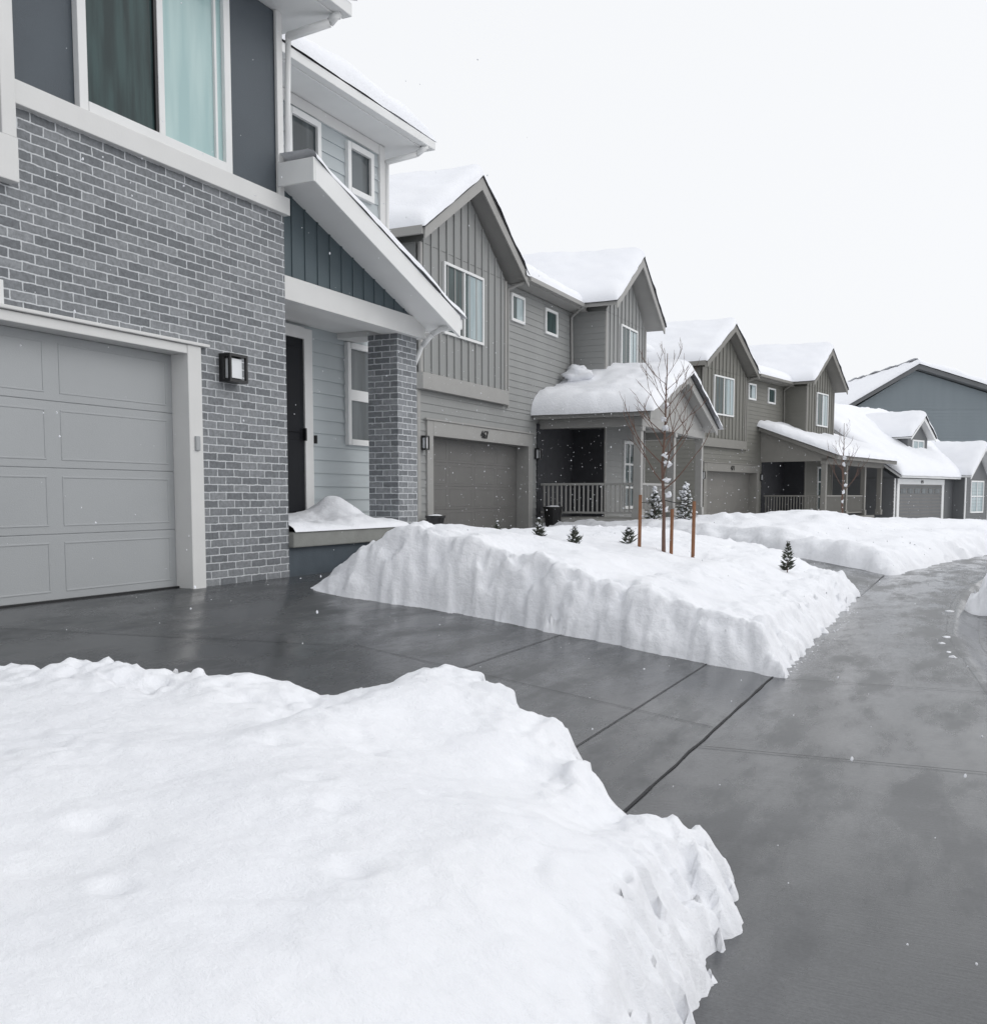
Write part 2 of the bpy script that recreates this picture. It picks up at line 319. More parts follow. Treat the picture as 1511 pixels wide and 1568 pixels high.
# ---------------------------------------------------------------- two storey twin gable house
def twin_house(name,loc,rz,SID,TRIM,GD,number,porch):
    P=empty(name,loc,rz)
    b=MB(); b.box(-10,-.45,-2.05,10.5,-1.2,6.05); b.box(-.45,-.02,-2.05,6.71,2.42,6.05); b.box(-.45,-.02,-2.05,-1.47,-1.2,2.42); b.box(-.45,-.02,3.57,6.71,-1.2,2.42)
    b.box(-.44,.98,6.72,10.48,-1.2,6.05)
    b.box(-.018,.07,-2.0,2.05,3.4,6.05)
    b.yz(-8,.07,[(-2.0,6.06),(2.05,6.06),(0,7.62)])
    b.yz(-5,.98,[(6.75,6.06),(10.45,6.06),(8.6,7.55)])
    b.xz(-2.04,10.4,[(-10,6.06),(-.5,6.06),(-5,7.7)])
    b.obj('wall_core',SID,P)
    b=MB(); siding_x(b,-.015,-2.05,6.7,2.45,3.05); siding_x(b,-.015,2.1,6.7,3.05,6.05); siding_x(b,-.015,3.8,6.7,0,2.45); siding_x(b,-.015,-2.05,-1.7,0,2.45)
    siding_x(b,.985,6.72,10.48,0,3.9); siding_y(b,6.715,-.02,.99,0,6.05); siding_y(b,-2.055,-10,-.02,-.8,6.05)
    b.obj('lap_siding',SID,P,recalc=False)
    b=MB()
    y=-1.95
    while y<2.05:
        b.box(.07,.1,y,y+.05,3.42,7.72-abs(y+.025)*.74-.16); y+=.34
    y=6.75
    while y<10.45:
        b.box(.98,1.01,y,y+.05,3.0,7.58-abs(y+.025-8.6)*.76-.12); y+=.34
    b.obj('battens',SID,P)
    b=MB(); b.box(-.02,.15,-2.08,2.12,3.06,3.40)
    b.box(-.44,.04,-1.72,-1.46,-.3,2.44); b.box(-.44,.04,3.56,3.82,-.3,2.44); b.box(-.44,.045,-1.46,3.56,2.12,2.44); b.box(-.02,.07,-1.8,3.9,2.442,2.48)
    b.box(.96,1.02,6.70,6.82,0,6.04); b.box(.96,1.02,10.38,10.5,0,6.04); b.box(-.02,.02,-2.08,-1.96,0,3.05); b.box(.04,.1,-2.08,-1.98,3.4,6.04); b.box(.04,.1,2.0,2.1,3.4,6.04)
    b.obj('trim_boards',TRIM,P,bevel=.006)
    garage_door(P,-.30,-1.46,3.56,.0,2.12,GD)
    F=MB();G=MB()
    window(F,G,.07,-1.1,.80,4.32,5.85,.06,(-.15,),()); window(F,G,-.01,2.5,3.3,5.18,5.86,.07); window(F,G,-.01,4.65,5.5,5.18,5.86,.07)
    window(F,G,.985,8.0,9.55,4.35,5.88,.06,(8.8,)); window(F,G,.985,8.35,9.4,.45,2.5,.09,(8.9,),(1.1,1.8))
    F.obj('window_frames',WHITE,P,bevel=.004); G.obj('window_glass',G_DARK,P)
    b=MB(); b.box(.09,.097,.05,.73,4.4,5.78); b.box(1.0,1.01,8.84,9.48,4.42,5.8); b.box(.005,.017,2.85,3.22,5.25,5.8); b.obj('window_blind',G_BLIND,P)
    T=MB();S=MB()
    gable_roof(T,S,-6,.45,0,2.55,7.86,.66); gable_roof(T,S,-5,1.45,8.6,2.35,7.86,.70)
    T.xz(2.35,6.6,[(.45,6.20),(-5,8.1),(-5,7.97),(.45,6.07)])
    T.xz(-2.3,10.9,[(-.5,5.87),(-5,8.1),(-10.5,6.18),(-10.5,6.05),(-5,7.97),(-.5,5.75)]) 
    T.box(.452,.56,2.5,6.3,6.09,6.20); T.box(-6,.45,-2.62,-2.552,6.03,6.2)
    T.box(.0,.448,2.5,6.72,6.052,6.066)
    T.tube((.5,6.2,6.1),(.05,6.5,5.9),.04,.04,6); T.tube((.05,6.5,5.9),(.05,6.62,3.3),.035,.035,6)
    T.tube((.5,2.5,6.1),(.05,2.3,5.9),.04,.04,6); T.tube((.05,2.25,5.9),(.05,2.25,3.0),.035,.035,6)
    T.obj('roof_trim',TRIM,P,bevel=.006); S.obj('shingles',SHING,P)
    def gs(n,x0,x1,yc,half,za,s,th,sd):
        for sg in(-1,1):
            a=(x1,yc,za+.03); c=(x1,yc+sg*(half+.04),za+.03-(half+.04)*s)
            a2=(x0,yc,za+.03); c2=(x0,yc+sg*(half+.04),c[2])
            snow_sheet(n,c,a,c2,a2,th,P,.13,(1,0,1,0),.03,sd,grow=1.0)
    gs('roof_snow',-6,.50,0,2.55,7.86,.66,.26,5); gs('roof_snow_b',-6,1.50,8.6,2.35,7.86,.70,.26,9)
    snow_sheet('roof_snow_main',(.5,2.3,6.2),(.5,6.7,6.2),(-5,2.3,8.12),(-5,6.7,8.12),.3,P,.2,(0,0,1,0),.03,11)
    snow_sheet('roof_snow_main_b',(-1,-2.3,6.1),(-1,10.9,6.1),(-5,-2.3,8.12),(-5,10.9,8.12),.3,P,.25,(1,1,1,0),.03,12)
    if number: text(number,(.06,.95,2.19),.26,BLACK,P,'house_number')
    lamp(P,-.0,-1.88,1.95,.16,.3,.14); lamp(P,0.0,4.1,1.95,.16,.3,.14)
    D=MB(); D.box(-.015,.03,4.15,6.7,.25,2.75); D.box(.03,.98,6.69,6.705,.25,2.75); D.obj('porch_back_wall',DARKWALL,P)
    b=MB(); b.box(0,2.9,4.2,10.9,-1.2,.25); b.obj('porch_slab',TRIM,P,bevel=.01)
    T=MB();S=MB()
    if porch=='gable':
        gable_roof(T,S,0,3.15,7.5,3.6,4.25,.36,.12,.22)
        T.box(2.6,2.85,4.3,10.8,2.62,2.86); T.box(0,2.598,4.3,4.5,2.62,2.86); T.box(0,2.598,10.6,10.8,2.62,2.86)
        T.yz(2.7,2.84,[(4.3,2.862),(10.8,2.862),(7.5,4.05)])
        for yy in(4.42,7.5,10.65): T.box(2.62,2.82,yy-.1,yy+.1,.25,2.618); T.box(2.59,2.86,yy-.13,yy+.13,.251,.5); T.box(2.59,2.86,yy-.13,yy+.13,2.5,2.615)
        for sg in(-1,1):
            c=(3.22,7.5+sg*3.64,2.97); a=(3.22,7.5,4.28)
            snow_sheet('porch_roof_snow',c,a,(0,c[1],c[2]),(0,7.5,4.28),.38,P,.09,(1,0,1,0),.12,15)
        q=MB(); q.blob((.45,6.0,4.12),.38,3,.6,3,.7); q.blob((.2,6.5,4.3),.3,3,.7,6,.7); q.obj('porch_roof_snow_heap',SNOW,P,smooth=True)
    else:
        T.xz(3.7,12.6,[(-.0,4.1),(3.3,2.85),(3.3,2.67),(-.0,3.95)]); T.box(3.302,3.4,3.7,12.6,2.66,2.83)
        T.box(2.6,2.85,4.0,12.4,2.48,2.72)
        T.xz(4.0,4.1,[(0,2.6),(2.85,2.6),(2.85,2.84),(0,3.93)])
        for yy in(4.15,6.9,9.6,12.2): T.box(2.62,2.82,yy-.1,yy+.1,.25,2.48); T.box(2.59,2.86,yy-.13,yy+.13,.251,.5)
        snow_sheet('porch_roof_snow',(3.42,3.65,2.84),(3.42,12.65,2.84),(0,3.65,4.12),(0,12.65,4.12),.3,P,.12,(1,1,1,0),.1,25)
    T.obj('porch_frame',TRIM,P,bevel=.006); S.obj('porch_shingles',SHING,P)
    r=MB()
    r.box(.02,2.6,4.38,4.44,1.12,1.18); r.box(.02,2.6,4.39,4.43,.38,.43)
    x=.1
    while x<2.6: r.box(x,x+.035,4.395,4.425,.43,1.12); x+=.125
    y1=7.4 if porch=='gable' else 9.5
    r.box(2.69,2.75,4.5,y1,1.12,1.18); r.box(2.70,2.74,4.5,y1,.38,.43); y=4.6
    while y<y1: r.box(2.705,2.735,y,y+.035,.43,1.12); y+=.125
    r.obj('porch_railing',TRIM,P)
    return P
twin_house('grey_house',(-4.1,19.8,0),0,SID2,TRIM2,GDOOR2,'467','gable')
a3=R(-11)
def place(ax,ay,rz):
    return (ax-.5*math.cos(rz),ay-.5*math.sin(rz))
ox,oy=place(-2.2,39.2,a3)
twin_house('olive_house',(ox,oy,-.3),a3,SID3,TRIM3,GDOOR3,'471','shed')
# ---------------------------------------------------------------- low house with dormer
P=empty('dormer_house',(4.0,54.5,-.77),R(-21))
b=MB(); b.box(-10,-.02,-3,7.2,-.6,2.48); b.box(-4,.6,4.0,7.2,-.6,2.6); b.yz(-4,.6,[(4.0,2.6),(7.2,2.6),(5.6,4.0)]); b.xz(-2.95,7.1,[(-10,2.48),(0,2.48),(-5,6.0)])
b.box(-4,-1.3,1.2,3.6,2.7,4.7); b.yz(-4,-1.3,[(1.2,4.7),(3.6,4.7),(2.4,5.6)])
b.obj('wall_core',SID4,P)
b=MB(); siding_x(b,-.015,-3,4.0,0,2.48); siding_x(b,.605,4.0,7.2,0,2.6); siding_y(b,-3.01,-10,0,0,2.48); siding_y(b,3.99,0,.6,0,2.5); b.obj('lap_siding',SID4,P,recalc=False)
T=MB(); T.box(-.02,.04,-2.75,-2.5,0,2.48); T.box(-.02,.04,2.5,2.75,0,2.48); T.box(-.02,.05,-2.75,2.75,2.2,2.48); T.box(-.02,.02,-3.02,-2.9,0,2.48); T.box(.6,.65,3.98,4.1,0,2.6); T.box(.6,.65,7.1,7.22,0,2.6)
S=MB()
gable_roof(T,S,-4.5,1.0,5.6,1.9,4.35,.85); gable_roof(T,S,-4,-1.0,2.4,1.5,5.85,.75,.1,.18)
T.xz(-3.3,7.6,[(.4,2.62),(-5,6.3),(-10.4,2.62),(-10.4,2.5),(-5,6.15),(.4,2.5)]); T.box(.402,.5,-3.3,3.7,2.51,2.64)
T.obj('trim',WHITE,P,bevel=.006); S.obj('shingles',SHING,P)
garage_door(P,-.005,-2.5,2.5,0,2.2,GDOOR2)
F=MB();G=MB(); window(F,G,.6,4.75,6.5,.7,2.45,.08,(5.62,),(1.6,)); window(F,G,-1.3,1.7,3.1,3.75,4.6,.08,(2.4,)); F.obj('window_frames',WHITE,P); G.obj('window_glass',G_BLIND,P)
F=MB(); 
for k in range(6): F.box(-.01,.012,-2.3+k*.8,-1.75+k*.8,1.75,2.0)
F.obj('garage_lights',G_MID,P)
snow_sheet('roof_snow',(.5,-3.35,2.66),(.5,7.65,2.66),(-5,-3.35,6.32),(-5,7.65,6.32),.35,P,.2,(1,1,1,0),.08,31)
for sg in(-1,1):
    snow_sheet('dormer_snow',(-.95,2.4+sg*1.55,4.75),(-.95,2.4,5.88),(-4.5,2.4+sg*1.55,4.75),(-4.5,2.4,5.88),.3,P,.13,(1,0,1,0),.05,33)
    snow_sheet('gable_snow',(1.05,5.6+sg*1.94,2.74),(1.05,5.6,4.38),(-4.5,5.6+sg*1.94,2.74),(-4.5,5.6,4.38),.28,P,.13,(1,0,1,0),.05,36)
text('475',(.06,0,2.26),.22,BLACK,P,'house_number')
# ---------------------------------------------------------------- background blue house
P=empty('blue_grey_house',(2.8,69.5,-.8),R(-64))
b=MB(); b.box(-12,0,-4.0,8.0,-.3,7.3); b.yz(-12,0,[(-4,7.3),(8,7.3),(0,9.75)]); b.obj('wall_core',SID5,P)
b=MB(); siding_x(b,.0,-4,8,0,7.3,.2)
z=7.3
while z<9.6:
    f=(z-7.3)/2.45; g=min(1,(z+.2-7.3)/2.45)
    b.poly([(.02,-4*(1-f),z),(.02,8*(1-f),z),(.004,8*(1-g),z+.2),(.004,-4*(1-g),z+.2)]); z+=.2
b.obj('lap_siding',SID5,P,recalc=False)
T=MB(); S=MB()
for pts in([(0,10.1),(-4.6,7.4),(-4.6,7.15),(0,9.8)],[(0,10.1),(8.6,7.5),(8.6,7.25),(0,9.8)]): T.yz(-12.4,.5,pts)
T.obj('roof_trim',SID4,P)
F=MB();G=MB(); window(F,G,.02,-2.5,-1,2,3.4,.08); F.obj('window_frames',WHITE,P); G.obj('window_glass',G_MID,P)
snow_sheet('roof_snow',(.55,8.65,7.5),(.55,0,10.12),(-12.4,8.65,7.5),(-12.4,0,10.12),.4,P,.25,(1,0,1,0),.03,41)
snow_sheet('roof_snow_b',(.55,-4.65,7.4),(.55,0,10.12),(-12.4,-4.65,7.4),(-12.4,0,10.12),.28,P,.25,(1,0,1,0),.03,42)
# ---------------------------------------------------------------- ground, road, sidewalk, driveways
def ex(Y):
    if Y<14: return 4.88
    if Y<30: return 4.88+.0105*(Y-14)**2
    return 4.88+.0105*256+.336*(Y-30)
def ow(Y):
    if Y<12: return 1.22+(12-Y)**1.15*.08
    return 1.22
def gz(x):
    return 0 if x<0 else max(-.65,-.133*x)
g=MB(); g.poly([(-1500,-1500,-.92),(1500,-1500,-.92),(1500,1500,-.92),(-1500,1500,-.92)]); g.obj('ground',SNOW)
ys=[-30,-20,-10,-5]+[k*.5 for k in range(-4,28)]+[14+.5*k for k in range(0,60)]+[45,60,80,120,180]
def strip(name,prof,mat,smooth=False):
    V=[];Fc=[];a=len(prof)
    for y in ys:
        for o,z in prof:
            V.append((ex(y)+(o if o<1 else o-1.28+ow(y)),y,z))
    for j in range(len(ys)-1):
        for i in range(a-1): Fc.append((j*a+i,j*a+i+1,(j+1)*a+i+1,(j+1)*a+i))
    me=bpy.data.meshes.new(name); me.from_pydata(V,[],Fc); me.materials.append(mat)
    for p in me.polygons: p.use_smooth=smooth
    o=bpy.data.objects.new(name,me); scene.collection.objects.link(o); return o
strip('sidewalk',[(-.5,-.668),(.0,-.652),(1.28,-.672)],WALK)
strip('kerb',[(1.282,-.6725),(1.33,-.676),(1.38,-.69),(1.46,-.735),(1.54,-.775),(1.62,-.79)],WALK,True)
strip('gutter_and_road',[(1.622,-.79),(2.1,-.785),(5,-.75),(8,-.75),(11,-.82)],ASPH)
d=MB(); d.poly([(0,1.3,0),(4.88,1.3,-.65),(4.88,8.35,-.65),(0,8.35,0)]); d.poly([(-.3,1.3,0.001),(0,1.3,0),(0,8.35,0),(-.3,8.35,.001)])
d.poly([(0,8.35,0),(1.2,8.35,-.16),(.4,10.4,-.05),(0,10.4,0)])
d.obj('driveway',CONC)
d=MB(); d.poly([(-4.5,17.9,.0),(0,16.8,0),(0,22.4,0),(-4.5,23.7,.0)]); d.poly([(0,16.8,0),(4.88,15.2,-.65),(4.88,20.4,-.65),(0,22.4,0)]); d.obj('driveway',CONC)
j=MB()
def jl(a,b2,w=.006,up=.004):
    a=Vector(a);b2=Vector(b2);dr=(b2-a).normalized();s=Vector((-dr.y,dr.x,0)).normalized()*w/2
    j.poly([a-s+Vector((0,0,up)),a+s+Vector((0,0,up)),b2+s+Vector((0,0,up)),b2-s+Vector((0,0,up))])
for X in(3.05,4.35): jl((X,1.3,gz(X)),(X,8.2,gz(X)),.007)
jl((0,4.0,0),(2.2,6.1,gz(2.2))); jl((2.2,6.1,gz(2.2)),(4.87,6.15,gz(4.87)),.006); jl((0,3.8,0),(4.87,3.4,gz(4.87)))
yv=-5
while yv<8.2:
    jl((4.885+.010*noise.noise(Vector((0,yv*3,0))),yv,-.652),(4.885+.010*noise.noise(Vector((0,yv*3+.45,0))),yv+.15,-.652),.015+.02*noise.noise(Vector((yv*3,3,0))),.005); yv+=.15
for k in range(13):
    y=5.65+k*2.42; a0=ow(y+.2)
    jl((ex(y)+.01,y,-.652),(ex(y+.2)+a0,y+.22,-.672),.008,.007)
j.obj('pavement_joints',JOINT,recalc=False)
# ---------------------------------------------------------------- snow height fields
def sdf(p,poly):
    x,y=p; dmin=1e9; ins=False; n=len(poly)
    for i in range(n):
        x1,y1=poly[i];x2,y2=poly[(i+1)%n]
        dx=x2-x1;dy=y2-y1; t=((x-x1)*dx+(y-y1)*dy)/(dx*dx+dy*dy+1e-9); t=0 if t<0 else 1 if t>1 else t
        ex_=x-x1-t*dx; ey=y-y1-t*dy; q=ex_*ex_+ey*ey
        if q<dmin: dmin=q
        if (y1>y)!=(y2>y) and x<(x2-x1)*(y-y1)/(y2-y1)+x1: ins=not ins
    r=math.sqrt(dmin); return r if ins else -r
def interp(x,tb):
    if x<=tb[0][0]: return tb[0][1]
    for (a,b_),(c,d_) in zip(tb,tb[1:]):
        if x<=c:
            t=(x-a)/(c-a); t=t*t*(3-2*t); return b_+(d_-b_)*t
    return tb[-1][1]
def ss(x,a,b_):
    t=max(0,min(1,(x-a)/(b_-a))); return t*t*(3-2*t)
def field(name,xs,ys,poly,top,wid=.32,lump=1.0,seed=0,edge=.07,chunk=1.0,exp=.6,gnd=gz,cell=4.5,block=.05):
    V=[];Fc=[];a=len(xs)
    for y in ys:
        for x in xs:
            p=Vector((x,y,seed)); d=sdf((x,y),poly)
            g0=gnd(x)
            if d<-.5: V.append((x,y,g0-.2)); continue
            pw=p+Vector((noise.noise(p*3),noise.noise(p*3+Vector((9,0,0))),0))*.12+Vector((noise.noise(p*12),noise.noise(p*12+Vector((9,0,0))),0))*.03
            vo=noise.voronoi(pw*cell); v=vo[0][0]; gap=min(1,(vo[0][1]-vo[0][0])/.14); cr=noise.noise(vo[1][0]*7.3)
            vb=noise.voronoi(pw*cell*2.7); cr2=noise.noise(vb[1][0]*5.1); gap2=min(1,(vb[0][1]-vb[0][0])/.2)
            d0=d
            d+=edge*noise.noise(p*2.2)+edge*.6*noise.noise(p*6.5)+edge*.4*noise.noise(p*15)+edge*.9*cr+edge*.6*cr2
            t=top(x,y)-g0
            if d<=0: k=0
            else:
                q=min(d/wid,1); k=q**exp if q<.85 else (.85**exp+(1-.85**exp)*(1-(1-(q-.85)/.15)**2))
            near=max(0,1-d/.65) if d>0 else 0
            patch=ss(noise.noise(p*1.1+Vector((4,7,0))),.0,.5)
            h=.045*noise.noise(p*.9)+.022*noise.noise(p*2.3)*lump+.008*noise.noise(p*7)*lump+.003*noise.noise(p*22)
            h+=chunk*(near*.8+.05+.4*patch)*( .04*(.45-v)+block*cr*gap+block*.5*cr2*gap2+.04*noise.noise(p*5)+.018*noise.noise(p*17))
            z=g0-.06+ (t+.06+h)*k if d>0 else g0-.06-min(.3,-d)
            V.append((x,y,z))
    for jn in range(len(ys)-1):
        for i in range(a-1): Fc.append((jn*a+i,jn*a+i+1,(jn+1)*a+i+1,(jn+1)*a+i))
    me=bpy.data.meshes.new(name); me.from_pydata(V,[],Fc); me.materials.append(SNOW)
    for p_ in me.polygons: p_.use_smooth=True
    o=bpy.data.objects.new(name,me); scene.collection.objects.link(o); return o
def ar(a,b_,s):
    n=int(round((b_-a)/s)); return [a+(b_-a)*i/n for i in range(n+1)]
tA=[(-2,.08),(2.4,.02),(2.7,.06),(3.0,.03),(3.3,-.01),(3.68,-.11),(4.0,-.03),(4.5,-.14),(4.9,-.24),(5.2,-.36),(5.6,-.42)]
polyA=[(-6,-4),(6.0,-4),(5.97,1.0),(5.86,1.6),(5.76,2.1),(5.66,2.6),(5.58,3.05),(5.60,3.3),(5.50,3.72),(5.2,3.72),(5.12,3.75),(4.85,4.05),(4.45,4.2),(4.1,4.5),(3.85,4.45),(3.6,3.95),(3.3,3.8),(2.7,3.5),(2.3,3.35),(1.2,2.9),(.4,2.0),(.1,1.2),(-6,1.2)]
dents=[(4.55,2.35,.05),(4.85,2.55,.04),(4.75,2.2,.04),(4.15,2.65,.06),(4.4,2.9,.05),(4.3,1.75,.05),(5.0,1.9,.05),(4.65,1.5,.04),(5.1,2.6,.04),(3.5,2.4,.05)]
def topA(x,y):
    xw=x+.25*noise.noise(Vector((x*1.2,y*1.2,5)))
    cr=interp(xw,tA); sm=.02-.02*(x-3)-(.10*max(0,x-4.6)**1.3)
    t=ss(y,2.3,3.4); z=sm*(1-t)+cr*t
    z-=.16*ss(x,5.1,5.8)*(1-t)
    for a,b_,r in dents:
        q=((x-a)**2+(y-b_)**2)/(r*r)
        if q<9: z-=.016*math.exp(-q)-.004*math.exp(-(math.sqrt(q)-1.7)**2*3)
    return z
field('snow_bank',ar(-6,1.5,.12)[:-1]+ar(1.5,6.1,.016),ar(-4,.8,.15)[:-1]+ar(.8,4.8,.016),polyA,topA,.20,1.1,1,.06,1.2)
polyB=[(.05,7.62),(.9,7.68),(2.3,8.08),(4.75,8.1),(5.0,8.12),(4.96,8.6),(4.91,10.3),(4.90,12.9),(4.86,15.6),(0,17.0),(-4.0,17.9),(-12,17.9),(-12,11.5),(-1,11.5),(-.9,11.32),(.06,11.3),(.30,10.8),(.30,9.8),(.12,9.2),(.0,8.5)]
def topB(x,y):
    xw=x+.2*noise.noise(Vector((x*1.5,y*1.5,2)))
    a=interp(xw,[(-3,.25),(.4,.42),(1.2,.56),(1.9,.46),(2.6,.27),(3.5,.04),(4.4,-.16),(5,-.34)])
    b_=interp(xw,[(-3,.15),(.4,.28),(1.5,.28),(2.5,.18),(3.5,.02),(4.4,-.25),(5,-.42)])
    t=ss(y,8.6,11.6); z=a*(1-t)+b_*t
    if x<1.4: z-= (1.4-x)*.50*(1-ss(y,7.9,10.0))
    return z
field('snow_bank',ar(-5,-.1,.1)[:-1]+ar(-.1,5.15,.024),ar(7.35,12,.024)[:-1]+ar(12,18.2,.07),polyB,topB,.26,1.2,4,.055,1.6,cell=3.6,block=.06)
pc=[(5.15,19.7)]+[(ex(y)-.1,y) for y in(21,23,25,27,30,34,40,50,60,75)]+[(-5.2,75),(-5.2,23.9),(-4,23.8),(0,22.3)]
def topC(x,y):
    dd=ex(y)-x; z=interp(dd,[(0,-.28),(1.5,-.05),(3.2,.15),(6,.2)])
    z+=.30*math.exp(-((x-2.6)/1.6)**2-((y-26)/1.6)**2)+.16*math.exp(-((x-.8)/1.2)**2-((y-24.3)/1.0)**2)-.12*math.exp(-((x-4.2)/1.0)**2-((y-22.5)/1.2)**2)
    s=ss(y,30,50)
    return z*(1-s)+ (-.45)*s
ysC=ar(19.4,30,.08)[:-1]+ar(30,76,.4)
field('snow_bank',ar(-5.2,9,.1)[:-1]+ar(9,26,.5),ysC,pc,topC,.45,3.0,8,.12,2.6,cell=2.2,block=.06)
polyE=[(6.3,14.8),(7.8,14.4),(8.9,17),(9.6,20),(8.2,21.4),(7.5,19),(6.75,17.2)]
field('snow_bank',ar(5.9,10,.05),ar(14.0,21.8,.05),polyE,lambda x,y:-.22,.3,1.5,12,.12,1.8,gnd=lambda x:-.74)
xs=ar(-70,-4.95,1.2); yy=ar(-40,120,1.6); V=[]
for y in yy:
    for x in xs: V.append((x,y,.02+.05*noise.noise(Vector((x*.4,y*.4,0)))-max(0,min(.6,(y-30)/40))))
a=len(xs); Fc=[(j_*a+i,j_*a+i+1,(j_+1)*a+i+1,(j_+1)*a+i) for j_ in range(len(yy)-1) for i in range(a-1)]
me=bpy.data.meshes.new('lawn_snow'); me.from_pydata(V,[],Fc); me.materials.append(SNOW); o=bpy.data.objects.new('lawn_snow',me); scene.collection.objects.link(o)
V=[];Fc=[]; xs=ar(-1.0,.08,.03); yy=ar(8.13,10.46,.03)
for y in yy:
    for x in xs:
        e=min(1,(.08-x)/.15,(10.46-y)/.12+.0); k=math.sqrt(max(0,1-(1-max(0,e))**2))
        z=.462+k*(.07+.07*(-x)+.24*math.exp(-((y-9.8)/.26)**2)*math.exp(-((x+.6)/.32)**2)+.05*noise.noise(Vector((x*3,y*3,2)))+.02*noise.noise(Vector((x*9,y*9,2))))
        V.append((x,y,z))
a=len(xs); Fc=[(j_*a+i,j_*a+i+1,(j_+1)*a+i+1,(j_+1)*a+i) for j_ in range(len(yy)-1) for i in range(a-1)]
me=bpy.data.meshes.new('porch_floor_snow'); me.from_pydata(V,[],Fc); me.materials.append(SNOW)
for p in me.polygons: p.use_smooth=True
o=bpy.data.objects.new('porch_floor_snow',me); scene.collection.objects.link(o); o.parent=H
q=MB()
for (x,y,r) in((6.08,10.9,.035),(6.12,11.4,.045),(6.16,10.3,.025),(6.2,10.0,.035),(6.1,14.0,.045),(4.9,7.1,.012)): q.blob((x,y,-.672),r,2,.45,x*y,.9)
for k in range(60):
    y=8.1+random.random()*6; x=4.97+abs(random.gauss(0,.04)); r=random.uniform(.004,.011); q.blob((x,y,-.655+r*.2),r,1,.5,k,.7)
q.obj('snow_clumps',SNOW,smooth=True)
# ---------------------------------------------------------------- vegetation
def bare_tree(name,loc,h,seed,stakes=True,n=20,sp=.55):
    rd=random.Random(seed); P=empty(name,loc); b=MB()
    p=Vector((0,0,-.2)); r=.028*h/2.5; seg=10; pts=[p]
    for i in range(seg):
        p=p+Vector((rd.uniform(-.02,.02),rd.uniform(-.02,.02),(h+.2)/seg)); pts.append(p)
    for i in range(seg): b.tube(pts[i],pts[i+1],r*(1-i/seg*.85),r*(1-(i+1)/seg*.85),7)
    def br(p,d,l,r,lev):
        k=4; r=max(r,.003)
        for i in range(k):
            d=(d+Vector((rd.uniform(-.14,.14),rd.uniform(-.14,.14),.13))).normalized(); q=p+d*l/k
            b.tube(p,q,r*(1-i/k*.6),r*(1-(i+1)/k*.6),5); p=q
            if lev<2 and i>0 and rd.random()<.7:
                nd=(d+Vector((rd.uniform(-.8,.8),rd.uniform(-.8,.8),rd.uniform(0,.4)))).normalized(); br(p,nd,l*.5,r*.6,lev+1)
    for i in range(n):
        t=.34+.6*i/n; z=t*h; kk=min(seg-1,int((z+.2)/((h+.2)/seg))); base=pts[kk]; base=Vector((base.x,base.y,z))
        a=i*2.4+rd.uniform(-.4,.4); l=h*.30*(1.15-t)*sp/.55*rd.uniform(.7,1.2)
        br(base,Vector((math.cos(a),math.sin(a),.75)).normalized(),l+.12,r*.42*(1.2-t),0)
    b.obj('trunk_and_branches',BARK,P)
    s=MB()
    for i in range(9):
        z=h*(.25+.06*i)*rd.uniform(.9,1.1); s.blob((rd.uniform(-.04,.04),rd.uniform(-.04,.04),z),rd.uniform(.015,.05),2,rd.uniform(.6,1.4),i,1.2)
    s.obj('snow_on_branches',SNOW,P,smooth=True)
    if stakes:
        t=MB()
        for x,y,hh in((-.30,-.10,.80),(.05,.12,.62),(.33,.12,.72)):
            t.tube((x,y,-.3),(x+.01,y,hh),.024,.022,8)
        t.obj('support_stakes',STAKE,P)
        w=MB(); w.tube((-.29,-.1,.7),(0,0,.73),.006,.006,5); w.tube((.32,.12,.65),(0,0,.73),.006,.006,5); w.obj('tie_straps',BLACK,P)
    return P
bare_tree('bare_young_tree',(2.85,12.0,.05),2.55,3,True,20,.6)
bare_tree('bare_young_tree',(3.2,28.0,-.0),2.8,9,False,12,.45)
bare_tree('bare_young_tree',(9.3,47.0,-.6),3.3,12,True,16)
def conifer(name,loc,h,w,seed,snow=.4):
    rd=random.Random(seed); P=empty(name,loc); b=MB(); s=MB(); tr=MB(); tr.tube((0,0,-.15),(0,0,h*.95),.015*h+.003,.003,6); tr.obj('trunk',BARK,P)
    for i in range(int(60+170*h)):
        t=rd.random()**1.15; z=h*(.05+.95*t); rr=w*(1-t)**.8*rd.uniform(.4,1.1)+.012; a=rd.uniform(0,6.283)
        p0=Vector((0,0,z)); p1=Vector((math.cos(a)*rr,math.sin(a)*rr,z+rr*rd.uniform(.1,.9)))
        sd=Vector((-math.sin(a),math.cos(a),0))*(.006+.012*h)*rd.uniform(.5,1)
        m_=p0.lerp(p1,.6)
        b.poly([p0,m_+sd+Vector((0,0,-.01)),p1,m_-sd+Vector((0,0,.012))])
        for k in range(4):
            q=p0.lerp(p1,rd.uniform(.3,1)); e=q+Vector((rd.uniform(-1,1),rd.uniform(-1,1),rd.uniform(-.2,1)))*.035*(.6+h)
            b.poly([q-sd*.5,q+sd*.5,e])
        if rd.random()<snow*.3: s.blob(p0.lerp(p1,rd.uniform(.4,.95))+Vector((0,0,.012)),rd.uniform(.012,.04)*(.4+h),1,.6,i,.7)
    b.obj('needles',NEEDLE,P,recalc=False); s.obj('snow_on_needles',SNOW,P,smooth=True)
conifer('small_evergreen_shrub',(4.15,13.3,-.17),.40,.12,1,.35)
conifer('small_evergreen_shrub',(1.95,11.2,.2),.26,.12,2,.6)
conifer('small_evergreen_shrub',(1.3,11.6,.25),.28,.12,3,.6)
conifer('small_evergreen_shrub',(2.25,12.4,.15),.26,.15,4,.7)
conifer('small_evergreen_shrub',(.85,11.3,.3),.2,.08,5,.4)
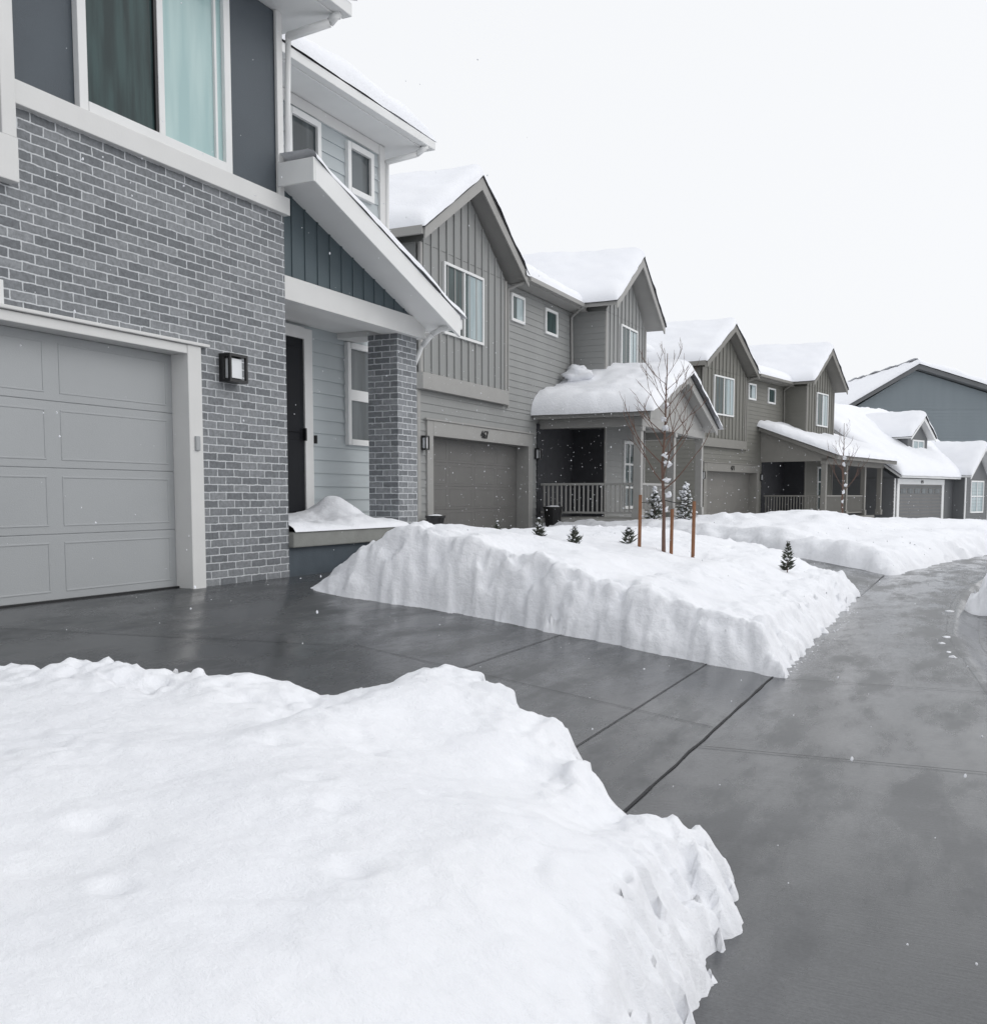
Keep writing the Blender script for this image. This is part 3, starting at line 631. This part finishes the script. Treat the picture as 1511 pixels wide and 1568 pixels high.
conifer('evergreen_shrub',(-.05,23.9,.12),1.05,.34,6,1.6)
conifer('evergreen_shrub',(-.75,23.6,.12),.95,.34,7,1.6)
def planter(loc,h,w):
    P=empty('planter_pot',loc); b=MB(); b.tube((0,0,0),(0,0,h),w*.38,w*.5,16); b.tube((0,0,h-.04),(0,0,h+.01),w*.54,w*.54,16); b.obj('pot',BLACK,P,bevel=.006)
    s=MB(); s.blob((0,0,h),w*.42,2,.2,1,.3); s.obj('snow_cap',SNOW,P,smooth=True)
planter((-3.6,23.9,.0),.55,.5); planter((-3.75,17.85,.12),.3,.4)
# ---------------------------------------------------------------- parked car
C=empty('parked_car',(9.6,50.6,-.72),R(-60))
b=MB(); prof=[(-2.2,.35),(-2.25,.75),(-2.1,.95),(-1.55,1.0),(-1.0,1.42),(.6,1.45),(1.3,1.02),(2.1,.88),(2.25,.6),(2.2,.32)]
b.prism([(-.85,y,z) for y,z in prof],(1.7,0,0)); b.obj('body',PAINT,C,bevel=.08)
b=MB(); b.prism([(-.86,y,z) for y,z in[(-1.35,1.02),(-.95,1.36),(.5,1.38),(1.05,1.03)]],(1.72,0,0)); b.prism([(-.7,-1.62,1.03),(.7,-1.62,1.03),(.6,-1.07,1.39),(-.6,-1.07,1.39)],(0,.03,0)); b.obj('windows',G_DARK,C)
b=MB()
for y in(-1.4,1.4):
    for x in(-.88,.66): b.tube((x,y,.33),(x+.22,y,.33),.33,.33,20)
b.obj('wheels',TYRE,C,bevel=.03)
b=MB(); b.box(-.8,-.5,-2.27,-2.2,.7,.85); b.box(.5,.8,-2.27,-2.2,.7,.85); b.obj('tail_lamps',RED,C)
snow_sheet('roof_snow',(-.7,-.9,1.44),(.7,-.9,1.44),(-.7,.5,1.46),(.7,.5,1.46),.12,C,.1)
# ---------------------------------------------------------------- falling snow
q=MB()
for k in range(4200):
    x=random.uniform(-5,8); y=random.uniform(2.2,24); z=random.uniform(-.5,3.6)
    if z>.9 and x>3.6: continue
    if z>2.0 and x>.6 and y>8: continue
    if x<.3 and y<12.3: continue
    q.blob((x,y,z),random.choice((.0018,.0022,.0026,.0034,.0045))*(1+y*.025),1,random.uniform(.7,1.8),k,.5)
q.obj('falling_snow',SNOW,recalc=False)
# ---------------------------------------------------------------- world, sun, camera
w=bpy.data.worlds.new('World'); scene.world=w; w.use_nodes=True; nt=w.node_tree
bg=nt.nodes['Background']; sky=nt.nodes.new('ShaderNodeTexSky'); sky.sky_type='NISHITA'; sky.sun_disc=False
sky.air_density=1; sky.dust_density=4
hs=nt.nodes.new('ShaderNodeHueSaturation'); hs.inputs['Saturation'].default_value=.25
mx=nt.nodes.new('ShaderNodeMix'); mx.data_type='RGBA'; mx.inputs['Factor'].default_value=.88
mx.inputs['B'].default_value=(10.15,10.3,10.55,1)
nt.links.new(sky.outputs[0],hs.inputs['Color']); nt.links.new(hs.outputs[0],mx.inputs['A']); nt.links.new(mx.outputs['Result'],bg.inputs['Color'])
bg.inputs['Strength'].default_value=.1
sd=bpy.data.lights.new('sun','SUN'); sd.energy=.6; sd.angle=R(35); sd.color=(1,.985,.965); so=bpy.data.objects.new('sun',sd); scene.collection.objects.link(so)
dirv=Vector((.85,.35,.65)).normalized()
so.rotation_euler=dirv.to_track_quat('Z','Y').to_euler(); so.location=(10,10,20)
sky.sun_elevation=math.asin(dirv.z); sky.sun_rotation=math.atan2(dirv.x,dirv.y)
cd=bpy.data.cameras.new('camera'); co=bpy.data.objects.new('camera',cd); scene.collection.objects.link(co)
co.location=(6.3,0,.83); co.rotation_euler=(R(90-4.5),0,math.atan2(.438,.899))
cd.sensor_fit='HORIZONTAL'; cd.sensor_width=36; cd.lens=1495/1511*36; cd.shift_y=.062; cd.clip_end=5000; cd.clip_start=.05
scene.camera=co
scene.view_settings.view_transform='Standard'; scene.view_settings.look='None'; scene.view_settings.exposure=0
